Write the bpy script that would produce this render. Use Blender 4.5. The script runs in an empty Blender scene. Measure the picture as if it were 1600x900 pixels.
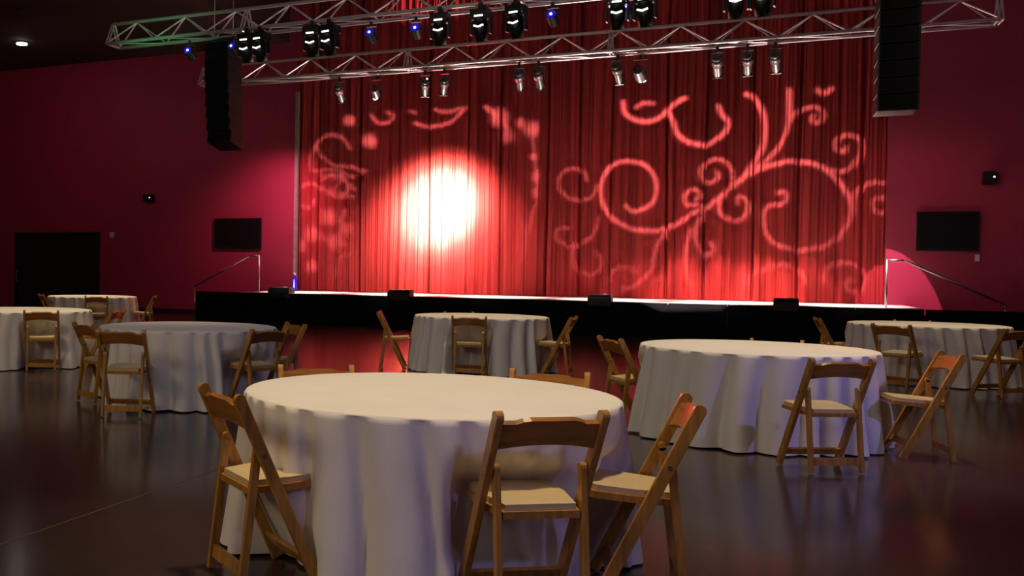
import bpy, bmesh, math, random
import numpy as np
from mathutils import Vector, Matrix

S = bpy.context.scene
COL = S.collection
PI = math.pi
R = math.radians
random.seed(7)

# ------------------------------------------------------------------ camera
FPX, CX, CY, PITCH, ROLL, HCAM, YAW = 1530.3, 425.2, 450.0, -.0180, .0140, 1.354, -.453
Fv = Vector((math.sin(YAW)*math.cos(PITCH), math.cos(YAW)*math.cos(PITCH), math.sin(PITCH)))
_r = Vector((math.cos(YAW), -math.sin(YAW), 0)); _u = _r.cross(Fv)
Rv = _r*math.cos(ROLL) + _u*math.sin(ROLL)
Uv = _u*math.cos(ROLL) - _r*math.sin(ROLL)
cam_d = bpy.data.cameras.new('camera'); cam = bpy.data.objects.new('camera', cam_d); COL.objects.link(cam)
cam_d.sensor_width = 36; cam_d.lens = FPX/1600*36; cam_d.shift_x = (800-CX)/1600; cam_d.shift_y = 0
cam_d.clip_start = .05; cam_d.clip_end = 200
M3 = Matrix((Rv, Uv, -Fv)).transposed()
cam.matrix_world = Matrix.Translation((0, 0, HCAM)) @ M3.to_4x4()
S.camera = cam

# ------------------------------------------------------------------ world, exposure
W = bpy.data.worlds.new('world'); S.world = W; W.use_nodes = True
W.node_tree.nodes['Background'].inputs[0].default_value = (.010, .006, .008, 1)
W.node_tree.nodes['Background'].inputs[1].default_value = .3
vs = S.view_settings
vs.view_transform = 'Standard'; vs.look = 'None'; vs.gamma = 1; vs.use_curve_mapping = False; vs.exposure = 0.0


def spot(loc, aim, col, power, ang, blend=.5, rad=.05, parent=None, name='lamp_light'):
    d = bpy.data.lights.new(name, 'SPOT'); d.color = col; d.energy = power
    d.spot_size = R(ang); d.spot_blend = blend; d.shadow_soft_size = rad
    o = bpy.data.objects.new(name, d); COL.objects.link(o)
    v = Vector(aim) - Vector(loc)
    o.matrix_world = Matrix.Translation(loc) @ v.to_track_quat('-Z', 'Y').to_matrix().to_4x4()
    if parent:
        mw = o.matrix_world.copy(); o.parent = parent
        o.matrix_parent_inverse = parent.matrix_basis.inverted(); o.matrix_world = mw
    return o


def area(loc, aim, col, power, sx, sy):
    d = bpy.data.lights.new('fill_light', 'AREA'); d.shape = 'RECTANGLE'; d.size = sx; d.size_y = sy
    d.color = col; d.energy = power
    o = bpy.data.objects.new('fill_light', d); COL.objects.link(o)
    v = Vector(aim) - Vector(loc)
    o.matrix_world = Matrix.Translation(loc) @ v.to_track_quat('-Z', 'Y').to_matrix().to_4x4()
    return o


# hall downlights over the tables (warm)
WARM = (1, .78, .47)
for (x, y, p) in [(-1.2, 4.6, 560), (.5, 9.4, 560), (2.6, 15.6, 480), (-3.2, 13.4, 430), (-6.6, 10.6, 210), (-9.4, 10.6, 480), (-12.4, 17.0, 620)]:
    spot((x, y, 7.9), (x, y, 0), WARM, p*2.6, 40, .9, .35)
# dim neutral and violet fill, added out of view to light the cloth sides
area((-4, -3.2, 5.0), (-1.5, 9, .5), (1.0, .93, .88), 68, 6, 2)
area((6.5, 2.0, 4.6), (0, 8, .4), (.60, .56, 1.0), 36, 2, 2)
# warm house light from back left
area((-9, -2.8, 5.5), (-3, 6, .6), (1.0, .70, .38), 165, 3, 2)
area((-3.5, 6.5, 6.8), (-4.5, 13.5, .4), (.86, .86, 1.0), 60, 2, 2)  # added cool fill, brightens the back tables
# red / pink wash over the curtain and the walls
spot((-12.0, 21.6, 5.4), (-9.2, 26.2, 1.6), (1, .20, .22), 20, 85, 1.0, .2)
spot((-9.5, 21.6, 5.4), (-5.4, 26.2, 1.6), (1, .20, .22), 30, 85, 1.0, .2)
spot((-7.0, 21.6, 5.4), (-3.0, 26.2, 1.8), (1, .20, .22), 90, 85, 1.0, .2)
spot((-3.4, 21.6, 5.4), (.2, 26.2, 1.6), (1, .20, .22), 30, 85, 1.0, .2)
# white-hot spot on the curtain left of centre
for (pw, an, tz, c) in [(70000, 22, 3.2, (1, .86, .66)), (30000, 28, 3.2, (1, .80, .60)), (11000, 36, 3.0, (1, .62, .48)), (4200, 50, 2.0, (1, .46, .40))]:
    spot((-5.4, 20.8, 5.15), (-7.62, 26.2, tz), c, pw, an, 1.0, .06)
spot((-8.6, 23.4, 5.4), (-8.6, 26.1, 1.1), (1, .45, .42), 500, 62, 1.0, .05)
# stage lip wash: bright white strip of stage floor
for x in (-10.8, -8.2, -5.6, -3.0, -.4, 1.9):
    spot((x, 21.6, 5.6), (x, 24.3, .77), (1, .90, .86), 5000, 30, .7, .1)
# low bright wash on curtain foot right of centre
for x, pw in ((-4.0, 500), (-2.6, 900), (-1.5, 2400), (-.6, 2800), (.3, 2800), (1.2, 1900)):
    spot((x, 23.8, 5.3), (x, 26.1, .45), (1, .40, .36), pw, 23, .6, .04)
spot((-6.4, 23.6, 5.5), (-6.4, 26.1, .8), (1, .42, .38), 380, 60, .9, .05)
# added uplights at the stage lip, standing in for bounce on the trusses
for x in (-7.4, -2.7, .9):
    spot((x, 22.6, .95), (x, 19.0, 6.0), (1, .72, .66), 2500, 70, .9, .1)


# ------------------------------------------------------------------ materials
def newmat(name):
    m = bpy.data.materials.new(name); m.use_nodes = True
    nt = m.node_tree; return m, nt, nt.nodes['Principled BSDF']


def mat(name, col, rough=.6, metal=0., noise=.12, scale=8., bump=0., bscale=60., spec=.5, stretch=(1, 1, 1), coat=0., col2=None):
    m, nt, b = newmat(name)
    tc = nt.nodes.new('ShaderNodeTexCoord'); mp = nt.nodes.new('ShaderNodeMapping')
    mp.inputs['Scale'].default_value = stretch
    nt.links.new(tc.outputs['Object'], mp.inputs[0])
    n = nt.nodes.new('ShaderNodeTexNoise'); n.inputs['Scale'].default_value = scale; n.inputs['Detail'].default_value = 5
    nt.links.new(mp.outputs[0], n.inputs['Vector'])
    r = nt.nodes.new('ShaderNodeValToRGB')
    c2 = col2 or tuple(max(0, c*(1-noise*2)) for c in col)
    r.color_ramp.elements[0].position = .3; r.color_ramp.elements[1].position = .7
    r.color_ramp.elements[0].color = (*c2, 1); r.color_ramp.elements[1].color = (*col, 1)
    nt.links.new(n.outputs['Fac'], r.inputs[0]); nt.links.new(r.outputs[0], b.inputs['Base Color'])
    b.inputs['Roughness'].default_value = rough; b.inputs['Metallic'].default_value = metal
    b.inputs['Specular IOR Level'].default_value = spec; b.inputs['Coat Weight'].default_value = coat
    if bump:
        n2 = nt.nodes.new('ShaderNodeTexNoise'); n2.inputs['Scale'].default_value = bscale; n2.inputs['Detail'].default_value = 3
        nt.links.new(mp.outputs[0], n2.inputs['Vector'])
        bp = nt.nodes.new('ShaderNodeBump'); bp.inputs['Strength'].default_value = bump; bp.inputs['Distance'].default_value = .01
        nt.links.new(n2.outputs['Fac'], bp.inputs['Height']); nt.links.new(bp.outputs[0], b.inputs['Normal'])
    return m


def emis(name, col, s):
    m, nt, b = newmat(name)
    b.inputs['Base Color'].default_value = (*[min(1, c) for c in col], 1)
    b.inputs['Emission Color'].default_value = (*col, 1); b.inputs['Emission Strength'].default_value = s
    b.inputs['Roughness'].default_value = .2
    return m


M = {}
M['floor'] = mat('polished_floor', (.060, .040, .037), .17, noise=.22, scale=.9, bump=.03, bscale=5, col2=(.034, .023, .022))
M['joint'] = mat('joint_filler', (.13, .10, .095), .4)
M['wall'] = mat('maroon_paint', (.33, .030, .070), .55, noise=.05, scale=1.5, bump=.04, bscale=120)
M['black_ceiling'] = mat('black_ceiling', (.020, .019, .014), .8)
M['black'] = mat('black_paint', (.012, .012, .013), .6)
M['black_cloth'] = mat('black_drape', (.010, .010, .010), .95, spec=.1)
M['gloss_black'] = mat('gloss_black', (.012, .012, .013), .4, spec=.3)
M['curtain'] = mat('red_velour', (.46, .050, .050), .75, noise=.30, scale=4.5, stretch=(1, 1, .02), spec=.2)  # velour nap streaks, strengthened to put fold shading into the colour
M['stage_top'] = mat('stage_floor', (.72, .62, .56), .45, noise=.06)
M['alu'] = mat('aluminium', (.74, .70, .69), .38, metal=.35, noise=.05)
M['grey_trim'] = mat('grey_trim', (.30, .27, .25), .6)
M['steel'] = mat('brushed_steel', (.60, .58, .56), .28, metal=.9)
M['cloth'] = mat('white_cloth', (.80, .765, .70), .85, noise=.03, scale=3, bump=.10, bscale=260, spec=.2)
M['wood'] = mat('honey_wood', (.62, .30, .055), .30, noise=.25, scale=6, stretch=(6, 6, .7), spec=.5, coat=.3)
M['wood_dark'] = mat('honey_wood_rail', (.47, .19, .035), .30, noise=.25, scale=6, stretch=(.7, 6, 6), spec=.5, coat=.3)
M['pad'] = mat('cream_vinyl', (.64, .50, .26), .42, noise=.05, bump=.05, bscale=90)
M['brass'] = mat('bolt_metal', (.80, .68, .45), .22, metal=.9)
M['ply'] = mat('plywood', (.45, .33, .2), .6)
M['white_plastic'] = mat('white_plastic', (.70, .68, .66), .5)
M['lens'] = mat('dark_lens', (.03, .03, .04), .05, spec=1)
M['fix'] = mat('fixture_grey', (.045, .043, .040), .4)
M['screen'] = mat('black_screen', (.006, .006, .007), .5, spec=.15)
M['lamp_white'] = emis('lamp_white', (1, .93, .80), 14)
M['glint_bar'] = emis('glint_bar', (1, .90, .84), 1.5)  # glow for the glints on the moving heads
M['led_blue'] = emis('led_blue', (.012, .012, .55), .55)
M['led_core'] = emis('led_core', (.55, .55, 1.0), 3.0)
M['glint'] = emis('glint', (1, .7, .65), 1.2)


# ------------------------------------------------------------------ mesh helpers
class B:
    def __init__(s): s.bm = bmesh.new()

    def box(s, c, d, rot=None, bev=0.):
        r = bmesh.ops.create_cube(s.bm, size=1)
        vs_ = r['verts']
        Mx = Matrix.Translation(c) @ (rot.to_4x4() if rot else Matrix.Identity(4)) @ Matrix.Diagonal((*d, 1))
        bmesh.ops.transform(s.bm, matrix=Mx, verts=vs_)
        if bev:
            es = {e for v in vs_ for e in v.link_edges}
            bmesh.ops.bevel(s.bm, geom=list(es), offset=bev, segments=2, affect='EDGES', profile=.7)
        return s

    def bar(s, a, b, w, t, side=(1, 0, 0), bev=0.):
        a = Vector(a); b = Vector(b); z = (b-a).normalized(); x = Vector(side); x = (x-z*x.dot(z)).normalized(); y = z.cross(x)
        return s.box((a+b)/2, (t, w, (b-a).length), Matrix((x, y, z)).transposed(), bev)

    def tube(s, a, b, r, n=8, r2=None, cap=True):
        a = Vector(a); b = Vector(b); v = b-a
        rr = bmesh.ops.create_cone(s.bm, cap_ends=cap, segments=n, radius1=r, radius2=r if r2 is None else r2, depth=v.length)
        Mx = Matrix.Translation((a+b)/2) @ v.to_track_quat('Z', 'Y').to_matrix().to_4x4()
        bmesh.ops.transform(s.bm, matrix=Mx, verts=rr['verts'])
        return s

    def sphere(s, c, r, sc=(1, 1, 1), u=10, v=6):
        rr = bmesh.ops.create_uvsphere(s.bm, u_segments=u, v_segments=v, radius=r)
        bmesh.ops.transform(s.bm, matrix=Matrix.Translation(c) @ Matrix.Diagonal((*sc, 1)), verts=rr['verts'])
        return s

    def prism(s, pts, axis, a, b):
        """pts 2D polygon, extruded along axis 'x','y','z' from a to b"""
        def P(p, k):
            return {'x': (k, p[0], p[1]), 'y': (p[0], k, p[1]), 'z': (p[0], p[1], k)}[axis]
        A = [s.bm.verts.new(P(p, a)) for p in pts]; Bv = [s.bm.verts.new(P(p, b)) for p in pts]
        n = len(pts)
        s.bm.faces.new(A); s.bm.faces.new(Bv[::-1])
        for i in range(n): s.bm.faces.new((A[i], Bv[i], Bv[(i+1) % n], A[(i+1) % n]))
        return s

    def out(s, name, m, parent=None, smooth=False):
        bmesh.ops.recalc_face_normals(s.bm, faces=s.bm.faces[:])
        me = bpy.data.meshes.new(name); s.bm.to_mesh(me); s.bm.free()
        if smooth:
            for p in me.polygons: p.use_smooth = True
        me.materials.append(M[m] if isinstance(m, str) else m)
        o = bpy.data.objects.new(name, me); COL.objects.link(o)
        if parent: o.parent = parent
        return o


def grid_obj(name, P, m, parent=None, wrap=False, smooth=True):
    """P array (nu, nv, 3)"""
    nu, nv, _ = P.shape
    idx = np.arange(nu*nv).reshape(nu, nv)
    if wrap:
        a = idx; b = np.roll(idx, -1, 0)
    else:
        a = idx[:-1]; b = idx[1:]
    f = np.stack([a[:, :-1], b[:, :-1], b[:, 1:], a[:, 1:]], -1).reshape(-1, 4)
    me = bpy.data.meshes.new(name); me.from_pydata(P.reshape(-1, 3).tolist(), [], f.tolist())
    me.polygons.foreach_set('use_smooth', [smooth]*len(me.polygons)); me.update()
    me.materials.append(M[m] if isinstance(m, str) else m)
    o = bpy.data.objects.new(name, me); COL.objects.link(o)
    if parent: o.parent = parent
    return o


def tag(o, label, cat, group=None):
    o['label'] = label; o['category'] = cat
    if group: o['group'] = group
    return o


def thing(name, label, cat, loc=(0, 0, 0), rz=0., group=None):
    o = bpy.data.objects.new(name, None); COL.objects.link(o); o.empty_display_size = .1
    o.location = loc; o.rotation_euler = (0, 0, rz)
    return tag(o, label, cat, group)


def struct(o, label=None):
    o['kind'] = 'structure'
    if label: o['label'] = label
    return o


def dup(root, loc, rz, label, group=None):
    r = root.copy(); COL.objects.link(r); r.location = loc; r.rotation_euler = (0, 0, rz); r['label'] = label
    if group: r['group'] = group
    for ch in list(root.children):
        c = ch.copy(); COL.objects.link(c); c.parent = r
        for g in list(ch.children):
            e = g.copy(); COL.objects.link(e); e.parent = c
    return r


# ------------------------------------------------------------------ room shell
XL, XR, YB, YW = -25.0, 9.0, -4.0, 26.0
CO0, CO1 = -11.95, 2.76           # curtain opening
HS = .77                          # stage height
o = struct(B().box(((XL+XR)/2, 12, -.06), (XR-XL, 34, .12)).out('floor', 'floor'))
jx = B(); jx.bar((-3.262, 3.2, 0), (-3.185, 7.5, 0), .012, .002, (0, 0, 1)); struct(jx.out('trim_1', 'joint'), 'pale control joint in the dark polished floor')
struct(B().box(((XL+XR)/2, YB-.1, 4.6), (XR-XL, .2, 9.6)).out('wall_back', 'wall'))
struct(B().box((XL-.1, 11, 4.6), (.2, 30.4, 9.6)).out('wall_left', 'wall'))
struct(B().box((XR+.1, 11, 4.6), (.2, 30.4, 9.6)).out('wall_right', 'wall'))
b = B()
DX0, DX1, DH = -22.35, -18.85, 2.52
b.box(((XL+DX0)/2, YW+.1, 4.75), (DX0-XL, .2, 9.5))
b.box(((DX0+DX1)/2, YW+.1, (9.5+DH)/2), (DX1-DX0, .2, 9.5-DH))
b.box(((DX1+CO0)/2, YW+.1, 4.75), (CO0-DX1, .2, 9.5))
b.box(((CO1+XR)/2, YW+.1, 4.75), (XR-CO1, .2, 9.5))
struct(b.out('wall_front', 'wall'), 'dark maroon wall either side of the stage curtain')
struct(B().box(((CO0+CO1)/2, YW+1.1, 4.7), (CO1-CO0+.6, .1, 9.6)).out('wall_stage', 'black'))
# ceiling: low black soffit at left, higher black deck over the hall
struct(B().box(((XL-12.3)/2, 11, 8.05), (-12.3-XL, 30, .1)).out('ceiling_low', 'black_ceiling'))
struct(B().box((-12.25, 11, 8.8), (.1, 30, 1.6)).out('ceiling_step', 'black_ceiling'))
struct(B().box(((-12.3+XR)/2, 11.5, 9.6), (XR+12.3, 31, .1)).out('ceiling', 'black_ceiling'))
struct(B().box((CO0+.05, YW-.03, (HS+6.55)/2), (.10, .10, 6.55-HS)).out('trim_2', 'grey_trim'), 'grey vertical edge trim at the left end of the curtain')
struct(B().box((-15.6, YW-.02, .06), (6.2, .03, .12)).out('baseboard_front', 'black'))

# double door at far left
d = bpy.data.objects.new('door_1', None); COL.objects.link(d); d['kind'] = 'structure'; d['label'] = 'dark double door in the maroon wall at far left'
for i, (x0, x1) in enumerate(((DX0+.06, (DX0+DX1)/2-.005), ((DX0+DX1)/2+.005, DX1-.06))):
    lf = B().box(((x0+x1)/2, YW+.1, DH/2-.02), (x1-x0, .05, DH-.06), bev=.004).out('door_leaf', 'black', d)
b = B(); b.box((DX0+.03, YW+.08, DH/2), (.06, .2, DH)).box((DX1-.03, YW+.08, DH/2), (.06, .2, DH)).box(((DX0+DX1)/2, YW+.08, DH-.03), (DX1-DX0, .2, .06))
b.out('door_frame', 'black', d)
b = B(); b.tube((DX0+.10, YW-.04, .85), (DX0+.10, YW-.04, 1.25), .025).box((DX0+.10, YW+.02, .88), (.05, .12, .03)).box((DX0+.10, YW+.02, 1.22), (.05, .12, .03)).out('door_handle', 'steel', d)

# ------------------------------------------------------------------ stage
st = thing('stage', 'long low black-fronted stage with a bright lit top', 'stage', (0, 0, 0))
YF = 22.95
SX0, SX1 = -12.15, 3.12
B().box(((SX0+SX1)/2, (YF+YW+1)/2, HS-.02), (SX1-SX0, YW+1-YF, .04)).out('stage_deck', 'stage_top', st)
B().box(((SX0+SX1)/2, (YF+YW+1)/2+.02, (HS-.04)/2), (SX1-SX0, YW+1-YF-.04, HS-.042)).out('stage_base', 'black', st)
n = 13
for i in range(n):
    w = (SX1-SX0)/n; x = SX0+w*(i+.5)
    B().box((x, YF-.012, (HS-.005)/2), (w-.012, .022, HS-.012), bev=.003).out('front_panel', 'black_cloth', st)
# stairs on both ends, behind black knee panels
for side, x0, nm in ((-1, SX0, 'left'), (1, SX1, 'right')):
    t = thing('stage_stairs', 'black stage steps with side panel at the %s end of the stage' % nm, 'stairs', (x0, YF+.02, 0))
    n = 4
    for k in range(n):
        z = HS*(n-k)/(n+1) if False else HS - (k+1)*HS/(n+1)
        B().box((side*(.15+.29*k), .72, z/2), (.288, 1.3, z)).out('step', 'black', t)
    b = B(); pl = 1.30 if side < 0 else 2.44; b.box((side*(pl/2+.02), 0, HS/2-.004), (pl, .03, HS-.008)).out('side_panel', 'black_cloth', t)
    rx = -x0 + (-11.72 if side < 0 else 2.50)
    h = HS+.965
    b = B()
    b.tube((rx, .3, HS), (rx, .3, h), .021)
    b.tube((rx, .3, h), (rx+side*.30, .3, h), .021)
    b.tube((rx+side*.30, .3, h), (rx+side*1.98, .3, h-.86), .021)
    b.tube((rx+side*1.98, .3, h-.86), (rx+side*1.98, .3, .0), .021)
    b.sphere((rx, .3, h), .022).sphere((rx+side*.30, .3, h), .022).sphere((rx+side*1.98, .3, h-.86), .022)
    tag(b.out('handrail', 'steel', None, True), 'thin metal handrail on the %s stage steps' % nm, 'handrail').location = (x0, YF+.02, 0)

# ------------------------------------------------------------------ curtain
cu = thing('stage_curtain', 'full-width pleated red velour stage curtain', 'curtain', (0, 0, 0))
rng = np.random.RandomState(5)
total = CO1-CO0+.5
npan = 14
xs_all = np.linspace(CO0-.22, CO1+.25, 14*90+1)
ph = np.zeros_like(xs_all); f = 0
# pleats: irregular spacing, sharp creases
edges = [xs_all[0]-.2]
while edges[-1] < xs_all[-1]+.3: edges.append(edges[-1]+rng.uniform(.18, .55))
edges = np.array(edges); depth = rng.uniform(.06, .13, len(edges))
k = np.searchsorted(edges, xs_all)-1
tt = (xs_all-edges[k])/(edges[k+1]-edges[k])
prof = np.abs(np.sin(PI*tt))**.5*depth[k] + .018*np.sin(xs_all*37)+.012*np.sin(xs_all*71+1)
deep = [e_ for i_, e_ in enumerate(edges) if i_ % 3 == 0]
for e_ in deep: prof -= .11*np.exp(-((xs_all-e_)/.022)**2)
nz = 24
zz = np.linspace(HS+.015, 9.4, nz)
for i in range(npan):
    sl = slice(i*90, (i+1)*90+1)
    X = xs_all[sl]; Pm = np.zeros((len(X), nz, 3))
    for j, z in enumerate(zz):
        wob = 1+.12*np.sin(z*.9+X*1.3)
        Pm[:, j, 0] = X+.015*np.sin(z*.7+X*3)
        Pm[:, j, 1] = YW+.38-prof[sl]*wob
        Pm[:, j, 2] = z
    c = grid_obj('curtain_panel', Pm, 'curtain', cu)

# ------------------------------------------------------------------ wall fittings
def wall_tv(x0, x1, z0, z1, label):
    t = thing('television', label, 'television', ((x0+x1)/2, YW, (z0+z1)/2))
    w, h = x1-x0, z1-z0
    B().box((0, -.07, 0), (w, .06, h), bev=.006).out('housing', 'gloss_black', t)
    B().box((0, -.102, .01), (w-.05, .004, h-.07)).out('screen', 'screen', t)
    B().box((0, -.02, 0), (.3, .04, .3)).out('wall_bracket', 'black', t)
    return t
wall_tv(-14.57, -13.0, 1.99, 2.90, 'black wall television left of the curtain')
wall_tv(3.33, 4.47, 1.99, 2.86, 'black wall television right of the curtain')
def wspk(x, z, w, h, label):
    t = thing('wall_speaker', label, 'speaker', (x, YW, z), 0, 'small black wall speakers')
    B().prism([(-.16, -h/2+.03), (-.20, h/2), (-.02, h/2), (-.02, -h/2+.01)], 'x', -w/2, w/2).out('cabinet', 'gloss_black', t)
    B().box((0, -.01, 0), (.08, .02, .1)).out('bracket', 'black', t)
    B().sphere((w*.28, -.19, .02), .022).out('glint_bead', 'glint', t)  # glowing bead in place of a glint on the cabinet
wspk(-16.95, 3.55, .30, .26, 'small black wall speaker above and left of the left television')
wspk(4.64, 3.57, .24, .28, 'small black wall speaker above and right of the right television')
def plate(x, z, w, h, label, nm, cat):
    t = thing(nm, label, cat, (x, YW, z))
    B().box((0, -.02, 0), (w, .04, h), bev=.006).out('housing', 'white_plastic', t)
    B().box((0, -.045, 0), (w*.4, .012, h*.4), bev=.003).out('button', 'white_plastic', t)
plate(-18.37, 2.42, .17, .17, 'small pale box on the wall right of the dark door', 'wall_sensor', 'sensor')
plate(4.47, 1.84, .09, .16, 'small white switch plate below the right television', 'wall_switch', 'switch')

# downlights seen on the low ceiling
for (x, y, r_, mt, lb) in [(-19.5, 22.9, .16, 'lamp_white', 'bright round downlight glowing on the black ceiling'), (-17.05, 19.98, .10, 'fix', 'unlit round downlight on the black ceiling, nearer one'), (-19.2, 25.2, .10, 'fix', 'unlit round downlight on the black ceiling, close to the wall')]:
    t = thing('ceiling_downlight', lb, 'downlight', (x, y, 8.0))
    B().tube((0, 0, -.03), (0, 0, 0), r_+.04, 20).out('trim_ring', 'black', t)
    B().tube((0, 0, -.06), (0, 0, -.03), r_, 20, r_*.9).out('diffuser', mt, t)

# ------------------------------------------------------------------ trusses
def truss(x0, nb, y, z, label, joints):
    bay = 15.25/14; H = .42; D = .21
    t = thing('lighting_truss', label, 'truss', (x0, y, z))
    L = nb*bay
    B().tube((0, -D, 0), (L, -D, 0), .033, 10).out('chord', 'alu', t, True)
    B().tube((0, D, 0), (L, D, 0), .033, 10).out('chord', 'alu', t, True)
    B().tube((.0, 0, H), (L, 0, H), .033, 10).out('chord', 'alu', t, True)
    for i in range(nb):
        a = i*bay; m_ = a+bay*.5
        for s in (-1, 1):
            B().tube((a+.02, s*D, .02), (m_, 0, H-.02), .015, 6).tube((m_, 0, H-.02), (a+bay-.02, s*D, .02), .015, 6).out('brace', 'alu', t)
        B().tube((a, -D, 0), (a+bay, D, 0), .012, 6).out('lacing', 'alu', t)
    for jx_ in [0, L]+joints:
        for dx in (-.03, .03):
            B().tube((jx_+dx, -D, 0), (jx_+dx, D, 0), .016, 6).tube((jx_+dx, -D, 0), (jx_+dx, 0, H), .016, 6).tube((jx_+dx, D, 0), (jx_+dx, 0, H), .016, 6).out('end_frame', 'alu', t)
    return t
LTY, LTZ = 20.0, 5.66
UTY, UTZ = 15.95, 5.71
truss(-11.6, 14, LTY, LTZ, 'long silver lighting truss over the stage front, lower in view', [5.0, 9.1])
truss(-11.3, 14, UTY, UTZ, 'long silver lighting truss nearer the room, higher in view', [2.95, 7.9])
# hoists carrying the trusses
for (x, y, z, lb) in [(-6.05, UTY, UTZ+.5, 'dark chain hoist on top of the nearer truss, left one'), (-5.55, UTY, UTZ+.5, 'dark chain hoist on top of the nearer truss, right one')]:
    t = thing('chain_hoist', lb, 'hoist', (x, y, z))
    B().box((0, 0, .14), (.22, .2, .30), bev=.02).out('motor', 'fix', t)
    B().tube((0, 0, .29), (0, 0, 9.55-z), .008, 6).out('chain', 'steel', t)
    B().box((0, 0, -.03), (.06, .06, .06)).out('hook', 'steel', t)

# ------------------------------------------------------------------ stage fixtures
def moving_head(x, y, ztop, rz, label, first=[None]):
    if first[0]:
        return dup(first[0], (x, y, ztop), rz, label)
    t = thing('moving_head_light', label, 'stage light', (x, y, ztop), rz, 'moving heads on the nearer truss')
    B().box((0, 0, -.04), (.07, .09, .1), bev=.006).out('clamp', 'black', t)
    B().box((0, 0, -.17), (.30, .26, .13), bev=.02).out('base', 'gloss_black', t)
    yk = B(); yk.box((-.155, 0, -.36), (.03, .12, .28), bev=.01).box((.155, 0, -.36), (.03, .12, .28), bev=.01).box((0, 0, -.245), (.33, .14, .03), bev=.01)
    yk.out('yoke', 'gloss_black', t)
    h = B(); h.tube((0, -.02, -.30), (0, .05, -.60), .115, 18, .10); h.sphere((0, -.02, -.30), .115, (1, 1, .7), 18, 8)
    h.out('head', 'gloss_black', t, True)
    B().tube((0, .05, -.60), (0, .053, -.612), .085, 18).out('lens', 'lens', t)
    # glowing strips standing in for glints on the glossy shell: upper nearly level, lower a shallow V
    v = B(); v.bar((-.07, -.135, -.225), (.07, -.135, -.225), .026, .02, (0, 1, 0)).out('upper_glint', 'glint_bar', t)
    v = B(); v.bar((-.08, -.13, -.375), (.0, -.142, -.402), .026, .02, (0, 1, 0)).bar((.0, -.142, -.402), (.08, -.13, -.375), .026, .02, (0, 1, 0)).out('lower_glint', 'glint_bar', t)
    first[0] = t
    return t
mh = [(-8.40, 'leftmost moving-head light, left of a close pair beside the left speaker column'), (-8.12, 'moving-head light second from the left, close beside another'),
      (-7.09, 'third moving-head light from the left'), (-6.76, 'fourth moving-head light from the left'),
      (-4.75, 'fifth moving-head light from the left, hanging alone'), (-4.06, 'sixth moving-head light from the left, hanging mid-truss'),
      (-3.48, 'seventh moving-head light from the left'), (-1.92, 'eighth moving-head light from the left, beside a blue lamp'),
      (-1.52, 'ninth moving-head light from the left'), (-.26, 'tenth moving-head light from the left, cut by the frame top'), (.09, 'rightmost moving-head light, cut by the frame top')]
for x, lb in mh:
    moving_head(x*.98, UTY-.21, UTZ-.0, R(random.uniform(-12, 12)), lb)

def par(x, label, z=UTZ, first=[None]):
    if first[0]: return dup(first[0], (x, UTY+.21, z), R(random.uniform(-8, 8)), label)
    t = thing('blue_par_lamp', label, 'stage light', (x, UTY+.21, z), 0, 'blue lamps on the nearer truss')
    B().box((0, 0, -.04), (.05, .07, .09), bev=.005).out('clamp', 'black', t)
    B().bar((-.1, 0, -.08), (.1, 0, -.08), .03, .02, (0, 0, 1)).bar((-.1, 0, -.08), (-.1, 0, -.24), .03, .012, (1, 0, 0)).bar((.1, 0, -.08), (.1, 0, -.24), .03, .012, (1, 0, 0)).out('yoke', 'black', t)
    B().tube((0, .10, -.30), (0, -.10, -.20), .085, 16).out('can', 'gloss_black', t, False)
    B().tube((0, -.10, -.20), (0, -.106, -.197), .078, 16).out('lens', 'led_blue', t)
    B().sphere((0, -.108, -.20), .024).out('bulb', 'led_core', t)
    first[0] = t
for x, lb in [(-9.67, 'leftmost small blue-lit lamp under the nearer truss'), (-8.72, 'blue-lit lamp above the left speaker column'), (-6.01, 'blue-lit lamp, left of the middle pair under the nearer truss'),
              (-5.2, 'blue-lit lamp, right of the middle pair under the nearer truss'), (-2.92, 'blue-lit lamp alone right of the seventh moving head'), (-1.80, 'rightmost blue-lit lamp, tucked beside a moving head')]:
    par(x, lb)

def profile(x, aim, label, lit=True, lenr=.5, first=[None]):
    """ellipsoidal spotlight hanging from the lower truss"""
    t = thing('profile_spotlight', label, 'stage light', (x, LTY+.21, LTZ), 0, 'profile spotlights on the stage-front truss')
    B().box((0, 0, -.05), (.05, .07, .11), bev=.005).out('clamp', 'black', t)
    B().bar((-.11, 0, -.11), (.11, 0, -.11), .035, .02, (0, 0, 1)).bar((-.11, 0, -.11), (-.11, 0, -.36), .035, .01, (1, 0, 0)).bar((.11, 0, -.11), (.11, 0, -.36), .035, .01, (1, 0, 0)).out('yoke', 'fix', t)
    v = Vector(aim)-Vector((x, LTY+.21, LTZ-.36)); v.normalize(); c = Vector((0, 0, -.36))
    B().tube(c-v*.24, c-v*.02, .095, 16, .085).sphere(c-v*.24, .093, (1, 1, 1), 16, 8).out('lamp_housing', 'fix', t, True)
    B().tube(c-v*.02, c+v*.26, .068, 16, .078, cap=False).out('barrel', 'fix', t, True)
    B().box(c+v*.27, (.17, .012, .17), v.to_track_quat('Y', 'Z').to_matrix()).out('colour_frame', 'fix', t) if not lit else None
    return t, c, v
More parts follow.
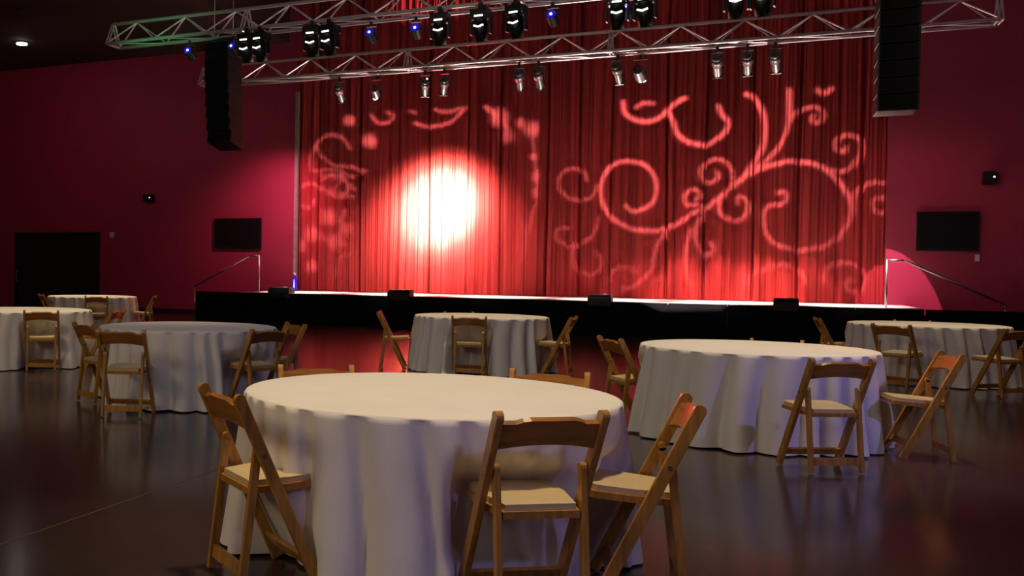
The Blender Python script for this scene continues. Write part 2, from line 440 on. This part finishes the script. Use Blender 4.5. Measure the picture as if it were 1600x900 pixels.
pf = [(-8.24, (-9.2, 26, 2.5), 'leftmost spotlight under the stage-front truss'),
      (-6.28, (-8.0, 26, 3), 'third spotlight from the left under the stage-front truss, with a bright glint'), (-5.86, (-7.8, 26, 3), 'fourth spotlight from the left under the stage-front truss'),
      (-4.30, (-5, 26, 2.5), 'fifth spotlight from the left under the stage-front truss'), (-3.91, (-4, 26, 2), 'sixth spotlight from the left under the stage-front truss'),
      (-2.39, (-2.0, 26, 2.5), 'seventh spotlight from the left under the stage-front truss'),
      (-.62, (-.5, 26, 2.5), 'third spotlight from the right under the stage-front truss'), (-.11, (0, 26, 2.5), 'second spotlight from the right under the stage-front truss'), (.35, (.8, 26, 3), 'rightmost spotlight under the stage-front truss')]
for x, a, lb in pf:
    t, c, v = profile(x, a, lb, False)
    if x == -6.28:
        B().sphere(c-v*.30+Vector((.06, -.06, .0)), .022).out('glint_bead', 'glint', t)  # glowing bead put on the housing as its glint

# ------------------------------------------------------------------ gobo projectors (patterned glass slide in front of a small lamp)
RX = Matrix.Identity(3)
def pix(P):
    P = P-np.array([0, 0, HCAM]); F = np.array(Fv); r_ = np.array(Rv); u = np.array(Uv); dd = P@F
    return CX+FPX*(P@r_)/dd, CY-FPX*(P@u)/dd

def catmull(pts, n=10):
    p = np.array(pts, float); p = np.vstack([2*p[0]-p[1], p, 2*p[-1]-p[-2]]); out = []
    for i in range(1, len(p)-2):
        t_ = np.linspace(0, 1, n, endpoint=False)[:, None]
        out.append(.5*((2*p[i])+(-p[i-1]+p[i+1])*t_+(2*p[i-1]-5*p[i]+4*p[i+1]-p[i+2])*t_**2+(-p[i-1]+3*p[i]-3*p[i+1]+p[i+2])*t_**3))
    out.append(p[-2:-1]); return np.vstack(out)

def gobo(name_label, L, quad, strokes, blobs, sc, off, col, power, res, blur=3.5):
    """quad: (X0, X1, Z0, Z1) of the curtain covered; L lamp position"""
    L = np.array(L, float)
    Xc, Zc = (quad[0]+quad[1])/2, (quad[2]+quad[3])/2
    YC = YW+.25
    k = .09/(YC-L[1])
    nu, nv = res
    X = np.linspace(quad[0], quad[1], nu); Z = np.linspace(quad[2], quad[3], nv)
    X[0] -= 3.2; X[-1] += 3.2; Z[0] -= 4.5; Z[-1] += 4.5
    XX, ZZ = np.meshgrid(X, Z, indexing='ij')
    P = np.stack([XX, np.full_like(XX, YC), ZZ], -1).reshape(-1, 3)
    px, py = pix(P)
    I = np.zeros(len(px))
    for w, amp, pts in strokes:
        q = catmull(pts, 8) if len(pts) > 2 else np.array(pts, float)
        q = q/sc+np.array(off); w_ = w/sc/2*.72
        bb = (px > q[:, 0].min()-w_-8) & (px < q[:, 0].max()+w_+8) & (py > q[:, 1].min()-w_-8) & (py < q[:, 1].max()+w_+8)
        ii = np.nonzero(bb)[0]; x = px[ii]; y = py[ii]; dm = np.full(len(ii), 1e9)
        for a, b_ in zip(q[:-1], q[1:]):
            ab = b_-a; l2 = ab@ab+1e-9
            t_ = np.clip(((x-a[0])*ab[0]+(y-a[1])*ab[1])/l2, 0, 1)
            dm = np.minimum(dm, np.hypot(x-a[0]-t_*ab[0], y-a[1]-t_*ab[1]))
        v = np.clip((w_+blur*.5-dm)/blur, 0, 1)*amp
        I[ii] = np.maximum(I[ii], v)
    for (bx, by, br, amp) in blobs:
        dd = np.hypot(px-(bx/sc+off[0]), py-(by/sc+off[1]))/(br/sc)
        I = np.maximum(I, amp*np.clip(1.5-dd*1.2, 0, 1))
    ed = np.minimum(np.minimum(XX-quad[0], quad[1]-XX), np.minimum(ZZ-quad[2], quad[3]-ZZ)).reshape(-1)
    I = I*np.clip(ed/.05, 0, 1); I = I.reshape(nu, nv); I[:2] = 0; I[-2:] = 0; I[:, :2] = 0; I[:, -2:] = 0; I = I.reshape(-1)
    V = L+(P-L)*k
    t = thing('gobo_projector', name_label, 'stage light', tuple(L), 0, 'pattern projectors on the stage-front truss')
    g = grid_obj('pattern_slide', (V-L).reshape(nu, nv, 3), gobo_mat, t, smooth=False)
    at = g.data.attributes.new('slide', 'FLOAT', 'POINT'); at.data.foreach_set('value', I.astype(np.float32))
    # housing round lamp and slide
    c = Vector(((Xc-L[0])*k, .09, (Zc-L[2])*k)); ax = c.normalized()
    wd = max((quad[1]-quad[0])*k, (quad[3]-quad[2])*k)*.75+.012
    B().tube(-ax*.20, c+ax*.03, wd*.75+.01, 20, wd+.005, cap=False).tube(-ax*.22, -ax*.195, wd*.75+.012, 20).out('lamp_housing', 'fix', t, True)
    B().bar((-wd-.03, .05, 0), (-wd-.03, .05, .30), .035, .012, (1, 0, 0)).bar((wd+.03, .05, 0), (wd+.03, .05, .30), .035, .012, (1, 0, 0)).bar((-wd-.03, .05, .30), (wd+.03, .05, .30), .035, .015, (0, 0, 1)).out('yoke', 'fix', t)
    B().box((0, .05, (LTZ-L[2]+.30)/2), (.05, .07, max(.05, LTZ-L[2]-.30))).out('clamp', 'black', t)
    s = spot((0, 0, 0), tuple(c), col, power, 100, .1, .0009, None)
    s.parent = t
    return t

gobo_mat, nt, bs = newmat('pattern_glass')
bs.inputs['Base Color'].default_value = (.01, .01, .01, 1)
a_ = nt.nodes.new('ShaderNodeAttribute'); a_.attribute_name = 'slide'
tr = nt.nodes.new('ShaderNodeBsdfTransparent'); mx = nt.nodes.new('ShaderNodeMixShader')
nt.links.new(a_.outputs['Fac'], mx.inputs[0]); nt.links.new(bs.outputs[0], mx.inputs[1]); nt.links.new(tr.outputs[0], mx.inputs[2])
nt.links.new(mx.outputs[0], nt.nodes['Material Output'].inputs[0])

SR = [
 (17, 1, [(325, 95), (330, 130), (355, 155), (410, 170), (460, 155), (495, 125), (530, 95), (560, 80)]),
 (18, 1, [(495, 125), (515, 170), (530, 215), (570, 245), (630, 258), (680, 235), (715, 200), (722, 170), (700, 145), (685, 110)]),
 (14, .8, [(375, 115), (400, 100), (440, 100)]),
 (18, 1, [(790, 65), (820, 80), (850, 130), (860, 190), (855, 250), (840, 290), (810, 340), (770, 400)]),
 (20, 1, [(955, 50), (955, 100), (955, 155)]),
 (14, 1, [(955, 155), (945, 200), (920, 250), (880, 300), (800, 370), (740, 410), (690, 460), (650, 490)]),
 (12, .9, [(950, 180), (980, 135), (1030, 115), (1065, 120), (1080, 145), (1060, 175), (1035, 160), (1045, 145)]),
 (20, .8, [(1060, 50), (1082, 62), (1110, 45)]),
 (19, 1, [(740, 410), (800, 370), (850, 345), (900, 328), (960, 320), (1030, 325), (1090, 350), (1140, 400), (1175, 450), (1190, 500)]),
 (14, 1, [(1190, 500), (1170, 560), (1130, 605), (1070, 640), (990, 655), (920, 640), (870, 600), (855, 550), (860, 500), (895, 480), (930, 480), (945, 455), (935, 435), (905, 435)]),
 (14, .9, [(1100, 350), (1160, 355), (1205, 320), (1225, 270), (1210, 230), (1160, 220), (1125, 245), (1130, 275), (1160, 280), (1170, 265)]),
 (14, .9, [(1185, 490), (1200, 440), (1230, 412), (1270, 400), (1325, 402)]), (13, .9, [(1328, 462), (1300, 455), (1268, 475), (1280, 508), (1315, 512), (1335, 488)]),
 (13, .95, [(740, 410), (735, 350), (700, 315), (650, 318), (620, 350), (625, 385), (655, 400), (685, 380), (680, 360)]),
 (13, .95, [(690, 460), (690, 510), (730, 540), (775, 540), (800, 500), (785, 460), (755, 455), (760, 480)]),
 (12, .9, [(650, 490), (610, 485), (570, 485), (555, 455), (575, 430), (605, 430), (620, 450), (600, 465)]),
 (14, 1, [(740, 410), (690, 455), (640, 495), (580, 520), (530, 555), (470, 575), (400, 580), (340, 565), (290, 535), (255, 490), (240, 430), (255, 370), (290, 330), (350, 318), (410, 335), (445, 380), (450, 430), (435, 475), (400, 500), (360, 505), (335, 485)]),
 (9, .6, [(230, 410), (210, 450), (170, 465), (120, 455), (85, 420), (90, 370), (130, 345), (175, 355), (190, 390)]),
 (12, .9, [(630, 520), (605, 560), (600, 610), (620, 660), (655, 670), (670, 645), (655, 630)]),
 (11, .8, [(500, 570), (460, 620), (440, 680), (430, 730), (380, 780), (320, 800)]),
 (15, .8, [(580, 580), (565, 640), (560, 700), (570, 760), (580, 790)]),
 (9, .6, [(235, 530), (215, 590), (170, 630), (120, 640), (75, 610), (80, 575), (120, 570)]),
 (9, .6, [(140, 630), (135, 690), (160, 730), (210, 750), (240, 720), (240, 680), (220, 665)]),
 (9, .5, [(270, 770), (290, 730), (340, 715), (380, 740)]), (9, .5, [(430, 780), (460, 755), (500, 765), (490, 790)]),
 (15, .8, [(790, 790), (820, 745), (880, 715), (930, 710), (990, 735), (1020, 780)]),
 (13, .8, [(1080, 770), (1090, 720), (1150, 700), (1210, 715), (1240, 760), (1220, 800), (1180, 810), (1165, 780), (1190, 760)]),
]
gobo('eighth spotlight from the left under the stage-front truss, throwing the scroll pattern', (-1.98, LTY+.21, LTZ-.42), (-5.6, 2.9, .7, 5.9), SR, [], 2.432, (840, 120), (1, .86, .82), 7200, (430, 270))
SL = [
 (10, .7, [(350, 150), (380, 180), (420, 175), (435, 150), (400, 130)]), (9, .6, [(420, 130), (470, 120), (520, 140)]),
 (11, .7, [(520, 180), (580, 195), (650, 180), (690, 150), (715, 120), (730, 70)]), (12, .6, [(580, 110), (620, 135), (680, 130), (720, 100)]),
 (22, .7, [(780, 70), (800, 120), (850, 160), (880, 200)]),
 (10, .6, [(120, 370), (115, 320), (140, 260), (190, 225), (240, 240), (270, 280)]), (9, .6, [(140, 270), (160, 310), (210, 345), (270, 350), (330, 370)]),
 (9, .55, [(120, 370), (200, 360), (280, 390)]), (12, .7, [(70, 500), (70, 440), (110, 415), (170, 440), (230, 470), (260, 440), (250, 400), (200, 380), (160, 400)]),
 (11, .6, [(75, 500), (110, 508), (130, 480)]), (8, .5, [(190, 440), (280, 470)]), (8, .5, [(150, 380), (230, 400), (290, 440)]), (8, .5, [(180, 460), (220, 420), (240, 380)]),
 (16, .5, [(130, 600), (190, 640), (250, 650)]), (8, .5, [(210, 780), (235, 700), (270, 690)]), (14, .5, [(160, 520), (180, 560), (230, 560), (250, 520)]),
 (10, .5, [(970, 220), (985, 310), (990, 380), (1010, 460), (980, 520), (960, 600)]), (10, .4, [(940, 560), (950, 640), (940, 720)]),
]
BL = [(265, 170, 22, .7), (345, 250, 28, .7), (785, 65, 26, .7), (725, 80, 22, .6), (850, 160, 38, .6), (975, 205, 32, .6), (980, 310, 16, .6), (1005, 390, 32, .6), (1000, 450, 28, .5), (120, 610, 32, .6),
      (185, 545, 34, .6), (75, 655, 26, .7), (120, 735, 24, .7), (210, 640, 34, .5), (930, 180, 22, .4), (250, 590, 30, .4), (880, 230, 30, .4)]
gobo('second spotlight from the left under the stage-front truss, throwing the blurred ring', (-7.39, LTY+.21, LTZ-.42), (-11.9, -5.0, .7, 5.9), SL, BL, 2.5, (440, 120), (1, .86, .82), 6800, (360, 280), 4)

# ------------------------------------------------------------------ line arrays
def array(x, label, curve):
    t = thing('line_array', label, 'speaker', (x, 16.25, 5.62), 0)
    b = B(); b.box((0, 0, -.02), (.50, .60, .05), bev=.01).out('rigging_frame', 'black', t)
    for cx_ in (-.2, .2): B().tube((cx_, 0, 0), (cx_, 0, 3.9), .008, 6).out('rigging_cable', 'steel', t)
    z = -.06; y = 0; a = 0
    for k_ in range(8):
        h = .235
        rot = Matrix.Rotation(-a, 3, 'X')
        c = Vector((0, y, z-h/2)) 
        e = bpy.data.objects.new('speaker_module', None)
        m_ = B().box(c, (.50, .55, h-.012), rot, .015).out('speaker_module', 'gloss_black', t)
        B().box(c+rot@Vector((0, -.281, 0)), (.44, .012, h-.05), rot).out('grille', 'black_cloth', m_)
        z -= h*math.cos(a); y += -h*math.sin(a)*0 + h*math.sin(a)
        a += curve
    return t
array(-9.0, 'tall black hanging speaker column left of the curtain', R(1.6))
array(1.80, 'tall black hanging speaker column right of the curtain', 0.0)

# ------------------------------------------------------------------ front-fill boxes on the stage lip
for x, w, lb in [(-10.95, .60, 'dark box speaker on the stage lip, leftmost'), (-7.70, .56, 'black box speaker on the stage lip, second from the left'), (-3.0, .50, 'black box speaker on the stage lip, third from the left'), (.70, .46, 'black box speaker on the stage lip, rightmost')]:
    t = thing('floor_monitor', lb, 'speaker', (x, YF+.03, HS), 0, 'box speakers along the stage lip')
    B().prism([(-.12, .0), (-.12, .07), (-.04, .15), (.22, .15), (.26, 0)], 'x', -w/2, w/2).out('cabinet', 'black', t)
    B().box((0, -.085, .108), (w-.05, .006, .08), Matrix.Rotation(-R(45), 3, 'X')).out('grille', 'black_cloth', t)
    B().box((0, -.15, -.055), (w, .05, .11), bev=.008).out('lip_bracket', 'black', t)
    B().sphere((w*.2, .05, .155), .028, (1.6, 1, .5)).out('handle', 'white_plastic', t)
# blue uplight at the curtain's left foot
t = thing('blue_uplight', 'slim blue-glowing uplight at the left foot of the curtain', 'stage light', (-11.72, 25.55, HS))
B().tube((0, 0, 0), (0, 0, .04), .10, 16).out('base', 'black', t)
B().tube((0, 0, .04), (0, 0, .44), .085, 16, .05).out('shade', 'led_blue', t, True)
B().tube((.02, -.08, .06), (.0, -.05, .36), .016, 8, .006).out('bulb', 'led_core', t, True)
B().sphere((-.01, 0, .50), .05, (1, 1, 1.2)).out('cap', 'white_plastic', t, True)

# ------------------------------------------------------------------ chairs
CH, LEAN = .80, .385
def uy(z): return LEAN*(CH-z)/CH
def make_chair():
    t = thing('folding_chair', '', 'chair', (0, 0, 0), 0, 'wooden folding chairs')
    for s in (-1, 1):
        b = B(); b.bar((s*.213, uy(CH-.02), CH-.02), (s*.213, uy(.004)+.002, .012), .050, .030, (1, 0, 0), .006)
        b.tube((s*.213-.0148, uy(CH-.02), CH-.02), (s*.213+.0148, uy(CH-.02), CH-.02), .025, 16)
        b.out('upright', 'wood', t)
    for s in (-1, 1):
        b = B(); b.bar((s*.178, .108, .575), (s*.178, .042, .008), .036, .026, (1, 0, 0), .005)
        b.tube((s*.178-.013, .108, .575), (s*.178+.013, .108, .575), .018, 12)
        b.out('leg', 'wood', t)
    # curved top rail
    xs = np.linspace(-.198, .198, 15); nseg = len(xs)
    P = []
    bm = bmesh.new(); rows = []
    for x in xs:
        q = abs(x)/.198
        zt = .760+.014*(1 - min(1, max(0, (q-.52)/.18))); zb = .660+.020*(1-q*q)
        bow = -.014*(1-q*q)
        rows.append([bm.verts.new((x, uy(z_)+bow+dy, z_+dz)) for (z_, dy, dz) in ((zb, -.010, -.006), (zt, -.010, -.006), (zt, .010, .006), (zb, .010, .006))])
    for a, b2 in zip(rows[:-1], rows[1:]):
        for i in range(4): bm.faces.new((a[i], a[(i+1) % 4], b2[(i+1) % 4], b2[i]))
    bm.faces.new(rows[0]); bm.faces.new(rows[-1][::-1])
    bb = B(); bb.bm.free(); bb.bm = bm; bb.out('backrest', 'wood_dark', t)
    # seat frame and pad (trapezoid, a little higher in front)
    def slab(z0, z1, e, y0, y1):
        bb = B(); bm = bb.bm
        pts = [(-.158+e, y0), (.158-e, y0), (.190-e, y0+.17), (.190-e, y1-.03), (.165-e, y1), (-.165+e, y1), (-.190+e, y1-.03), (-.190+e, y0+.17)]
        lo = [bm.verts.new((x, y, z0+(y-.2)*.06)) for x, y in pts]; hi = [bm.verts.new((x, y, z1+(y-.2)*.06)) for x, y in pts]
        bm.faces.new(lo); f_ = bm.faces.new(hi[::-1])
        for i in range(8): bm.faces.new((lo[i], hi[i], hi[(i+1) % 8], lo[(i+1) % 8]))
        return bb, f_
    bb, _ = slab(.398, .426, 0, .075, .435); fr = bb.out('seat_frame', 'wood', t)
    bb, f_ = slab(.4265, .438, .012, .087, .423)
    r_ = bmesh.ops.inset_region(bb.bm, faces=[f_], thickness=.035, depth=0)
    for v in f_.verts: v.co.z += .012
    bb.out('seat_pad', 'pad', t, False)
    B().bar((-.166, .052, .085), (.166, .052, .085), .055, .018, (0, 1, -.13), .003).out('stretcher', 'wood', t)
    B().bar((-.198, uy(.11), .11), (.198, uy(.11), .11), .050, .018, (0, .85, .53), .003).out('stretcher', 'wood', t)
    B().tube((-.166, .125, .50), (.166, .125, .50), .009, 8).out('pivot_rod', 'brass', t) if False else None
    for s in (-1, 1):
        B().tube((s*.1905, .118, .555), (s*.232, .118, .555), .010, 10).out('bolt', 'brass', t)
    return t

def fwd(th): return th-90   # heading of local +y from world angle
TABLES = {'N': (-1.431, 4.745), 'T': (.059, 9.32), 'BR': (2.15, 15.603), 'BC': (-3.37, 13.627), 'L': (-5.254, 8.816), 'LL': (-9.10, 10.80), 'BL': (-12.429, 16.891)}
G = {'N': 'nearest round table', 'T': 'round table right of centre', 'BR': 'round table at far right', 'BC': 'round table by the stage centre', 'L': 'round table left of centre', 'LL': 'round table cut by the left frame edge', 'BL': 'far-left round table by the wall'}
CHAIRS = [
 ('N', -2.05, 3.70, 50, 'wooden folding chair seen side-on at the left of the nearest table'),
 ('N', -.66, 3.80, 125, 'wooden folding chair seen from behind in front of the nearest table'),
 ('N', -.195, 4.50, 190, 'wooden folding chair seen side-on at the right of the nearest table'),
 ('N', -2.33, 5.40, -60, 'wooden folding chair behind the nearest table, left of the two top rails'),
 ('N', -1.04, 5.88, 272, 'wooden folding chair behind the nearest table, right of the two top rails'),
 ('T', -1.11, 9.15, 32, 'wooden folding chair at the left of the table right of centre'),
 ('T', .59, 7.74, 118, 'wooden folding chair seen from behind in front of the table right of centre'),
 ('T', 1.40, 8.92, 190, 'wooden folding chair catching orange light right of the table right of centre'),
 ('T', .25, 10.47, 265, 'wooden folding chair hidden behind the table right of centre but for its post tops'),
 ('BR', .86, 15.7, 5, 'wooden folding chair left of the far-right table, against the dark stage front'),
 ('BR', 1.57, 14.1, 58, 'wooden folding chair seen from behind in front of the far-right table'),
 ('BR', 2.80, 13.85, 132, 'wooden folding chair at the right frame edge by the far-right table'),
 ('BR', 2.13, 16.78, 268, 'wooden folding chair hidden behind the far-right table but for its post tops'),
 ('BC', -4.68, 13.05, 16, 'wooden folding chair seen side-on left of the table by the stage centre'),
 ('BC', -3.25, 12.52, 102, 'wooden folding chair seen from behind in front of the table by the stage centre'),
 ('BC', -2.06, 13.35, 180, 'wooden folding chair seen side-on right of the table by the stage centre'),
 ('BC', -3.96, 14.63, 300, 'wooden folding chair hidden behind the table by the stage centre but for its post tops'),
 ('L', -5.98, 7.98, 64, 'wooden folding chair at the left of the table left of centre, facing away'),
 ('L', -5.07, 7.32, 108, 'wooden folding chair seen from behind in front of the table left of centre'),
 ('L', -4.08, 8.36, 156, 'wooden folding chair at the right of the table left of centre'),
 ('L', -4.29, 9.42, 230, 'wooden folding chair behind and right of the table left of centre'),
 ('LL', -8.2, 10.05, 124, 'wooden folding chair seen from behind by the table cut by the left frame'),
 ('LL', -7.62, 10.95, 192, 'wooden folding chair seen side-on right of the table cut by the left frame edge'),
 ('BL', -11.68, 16.0, 122, 'wooden folding chair seen from behind in front of the far-left table by the wall'),
 ('BL', -11.03, 17.15, 205, 'wooden folding chair seen side-on right of the far-left table by the wall'),
 ('BL', -13.15, 16.1, 52, 'wooden folding chair left of the far-left table, only its top rail showing'),
]
proto = make_chair()
for i, (tb, x, y, th, lb) in enumerate(CHAIRS):
    sz = (1.045, 1.04, 1.04)[i] if i < 3 else .955 if 'hidden behind' in lb else .985 if i < 5 else 1.0
    if i == 0:
        proto.scale = (1, 1, sz)
        proto.location = (x, y, 0); proto.rotation_euler = (0, 0, R(fwd(th))); proto['label'] = lb; proto['group'] = 'chairs at the '+G[tb]
    else:
        c = dup(proto, (x, y, 0), R(fwd(th)), lb, 'chairs at the '+G[tb]); c.scale = (1, 1, sz)

# ------------------------------------------------------------------ tables with floor-length cloths
TH = .76
def make_table(key, seed):
    cx_, cy_ = TABLES[key]
    t = thing('round_table', 'round folding table under the cloth, '+G[key], 'table', (cx_, cy_, 0))
    B().tube((0, 0, TH-.035), (0, 0, TH-.006), .905, 48).out('tabletop', 'ply', t)
    for a in range(4):
        an = a*PI/2+.6
        p = Vector((.36*math.cos(an), .36*math.sin(an), 0))
        B().tube(p, p*.9+Vector((0, 0, TH-.036)), .014, 8).out('leg', 'steel', t)
    rg = np.random.RandomState(seed)
    nth, nz_ = 288, 34
    th_ = np.linspace(0, 2*PI, nth, endpoint=False)
    zs = np.linspace(TH-.012, .012, nz_)
    r = np.zeros((nth, nz_))
    chs = [(x, y, R(fwd(a))) for (k2, x, y, a, _) in CHAIRS if k2 == key]
    for j, z in enumerate(zs):
        tq = (TH-z)/TH
        base = .918+.080*tq**1.2
        r[:, j] = base
        ym = max(uy(z)+.055 if z < .50 else 0, .455 if z < .47 else 0)
        if z >= .47: ym = .455-(z-.47)/.22*.30
        ym0 = ym
        for ci, (x, y, a) in enumerate(chs):
            ym = (uy(z)+.06 if z < .62 else .1) if (key == 'N' and ci == 0) else ym0
            c_, s_ = math.cos(a), math.sin(a)
            for it in range(40):
                wx = cx_+r[:, j]*np.cos(th_)-x; wy = cy_+r[:, j]*np.sin(th_)-y
                lx = c_*wx+s_*wy; ly = -s_*wx+c_*wy
                ins = (np.abs(lx) < .28) & (ly < ym) & (ly > -.5)
                if not ins.any(): break
                r[ins, j] -= .012
    # smooth
    for it in range(3):
        r = (np.roll(r, 1, 0)+2*r+np.roll(r, -1, 0))/4
        r[:, 1:-1] = (r[:, :-2]+2*r[:, 1:-1]+r[:, 2:])/4
    free = np.clip((r-.80)/.1, .35, 1)
    f1 = np.zeros(nth)
    # irregular soft folds
    e = [0.]
    while e[-1] < 2*PI-.16: e.append(e[-1]+rg.uniform(.13, .34))
    e[-1] = 2*PI; e = np.array(e); am = rg.uniform(.5, 1.15, len(e))
    k_ = np.clip(np.searchsorted(e, th_, side='right')-1, 0, len(e)-2)
    tt_ = (th_-e[k_])/(e[k_+1]-e[k_])
    f1 = (np.abs(np.sin(PI*tt_))**.8-.55)*am[k_]
    f2 = .25*np.sin(th_*41+rg.uniform(0, 6))+.2*np.sin(th_*29+rg.uniform(0, 6))
    for j, z in enumerate(zs):
        tq = (TH-z)/TH
        sh = np.interp((th_+.05*math.sin(z*2.6+seed)) % (2*PI), th_, f1, period=2*PI)
        r[:, j] += ((.120 if key == 'N' else .160)*sh*tq**.6+.010*f2*tq)*free[:, j]
    pts = []
    P = np.zeros((nth, nz_+6, 3))
    prof_ = [(.0, TH), (.45, TH), (.895, TH), (.909, TH-.002), (.916, TH-.006), (.918, TH-.010)]
    for i, (rr, z) in enumerate(prof_):
        rr = max(rr, .001)
        P[:, i, 0] = rr*np.cos(th_); P[:, i, 1] = rr*np.sin(th_); P[:, i, 2] = z
    hem = .006+.012*(np.sin(th_*7+seed)*.5+.5)
    for j, z in enumerate(zs):
        zz_ = z if j < nz_-4 else z
        P[:, 6+j, 0] = r[:, j]*np.cos(th_); P[:, 6+j, 1] = r[:, j]*np.sin(th_); P[:, 6+j, 2] = np.maximum(z, hem) if j == nz_-1 else z
    c = grid_obj('tablecloth', P, 'cloth', None, wrap=True)
    c.location = (cx_, cy_, 0)
    lb = {'N': 'white floor-length cloth on the nearest round table, its top seen whole', 'T': 'white floor-length cloth on the round table right of centre', 'BR': 'white cloth on the round table at far right by the stage end',
          'BC': 'white cloth on the small-looking round table before the stage centre', 'L': 'white cloth on the round table left of centre, its top in shade', 'LL': 'white cloth on the round table cut by the left frame edge', 'BL': 'white cloth on the farthest round table by the left wall'}[key]
    tag(c, lb, 'tablecloth', 'white tablecloths')
for i, k_ in enumerate(TABLES): make_table(k_, 11+i*3)

# ------------------------------------------------------------------ coloured accent lights
# pink uplight on the walls beside the curtain
spot((-11.0, 23.6, 4.6), (-12.35, 26, 2.9), (1, .26, .40), 560, 84, 1.0, .1)
spot((2.0, 22.4, 5.3), (3.6, 26, 2.6), (1, .26, .42), 110, 62, 1.0, .1)
spot((1.9, 23.6, 4.6), (2.95, 26, .9), (1, .36, .55), 1700, 20, .08, .02)
area((-19, 20, 6.5), (-18, 26, 3.2), (1, .28, .36), 30, 3, 1)
area((6.5, 19, 6), (6, 26, 3.5), (1, .28, .40), 10, 2, 1)
# pink beam high on the curtain head
spot((-12.0, 24.6, 7.6), (-7.5, 26.2, 9.3), (1, .34, .36), 1500, 26, .7, .03)
# green glow on the left end of the nearer truss
spot((-10.5, 14.6, 5.0), (-10.2, 15.95, 5.75), (.15, 1, .35), 26, 85, .9, .05)
# red-orange beam catching the chair right of centre
spot((-2.2, 15.7, 5.2), (1.25, 9.0, .5), (1, .22, .10), 520, 7, .6, .03)
# blue-violet light low between the tables
spot((5.4, 6.2, 3.2), (.4, 8.2, .3), (.32, .28, 1), 300, 34, .9, .1)
spot((1.6, 1.2, 3.0), (-.9, 4.2, .2), (.38, .32, 1), 80, 40, .9, .1)
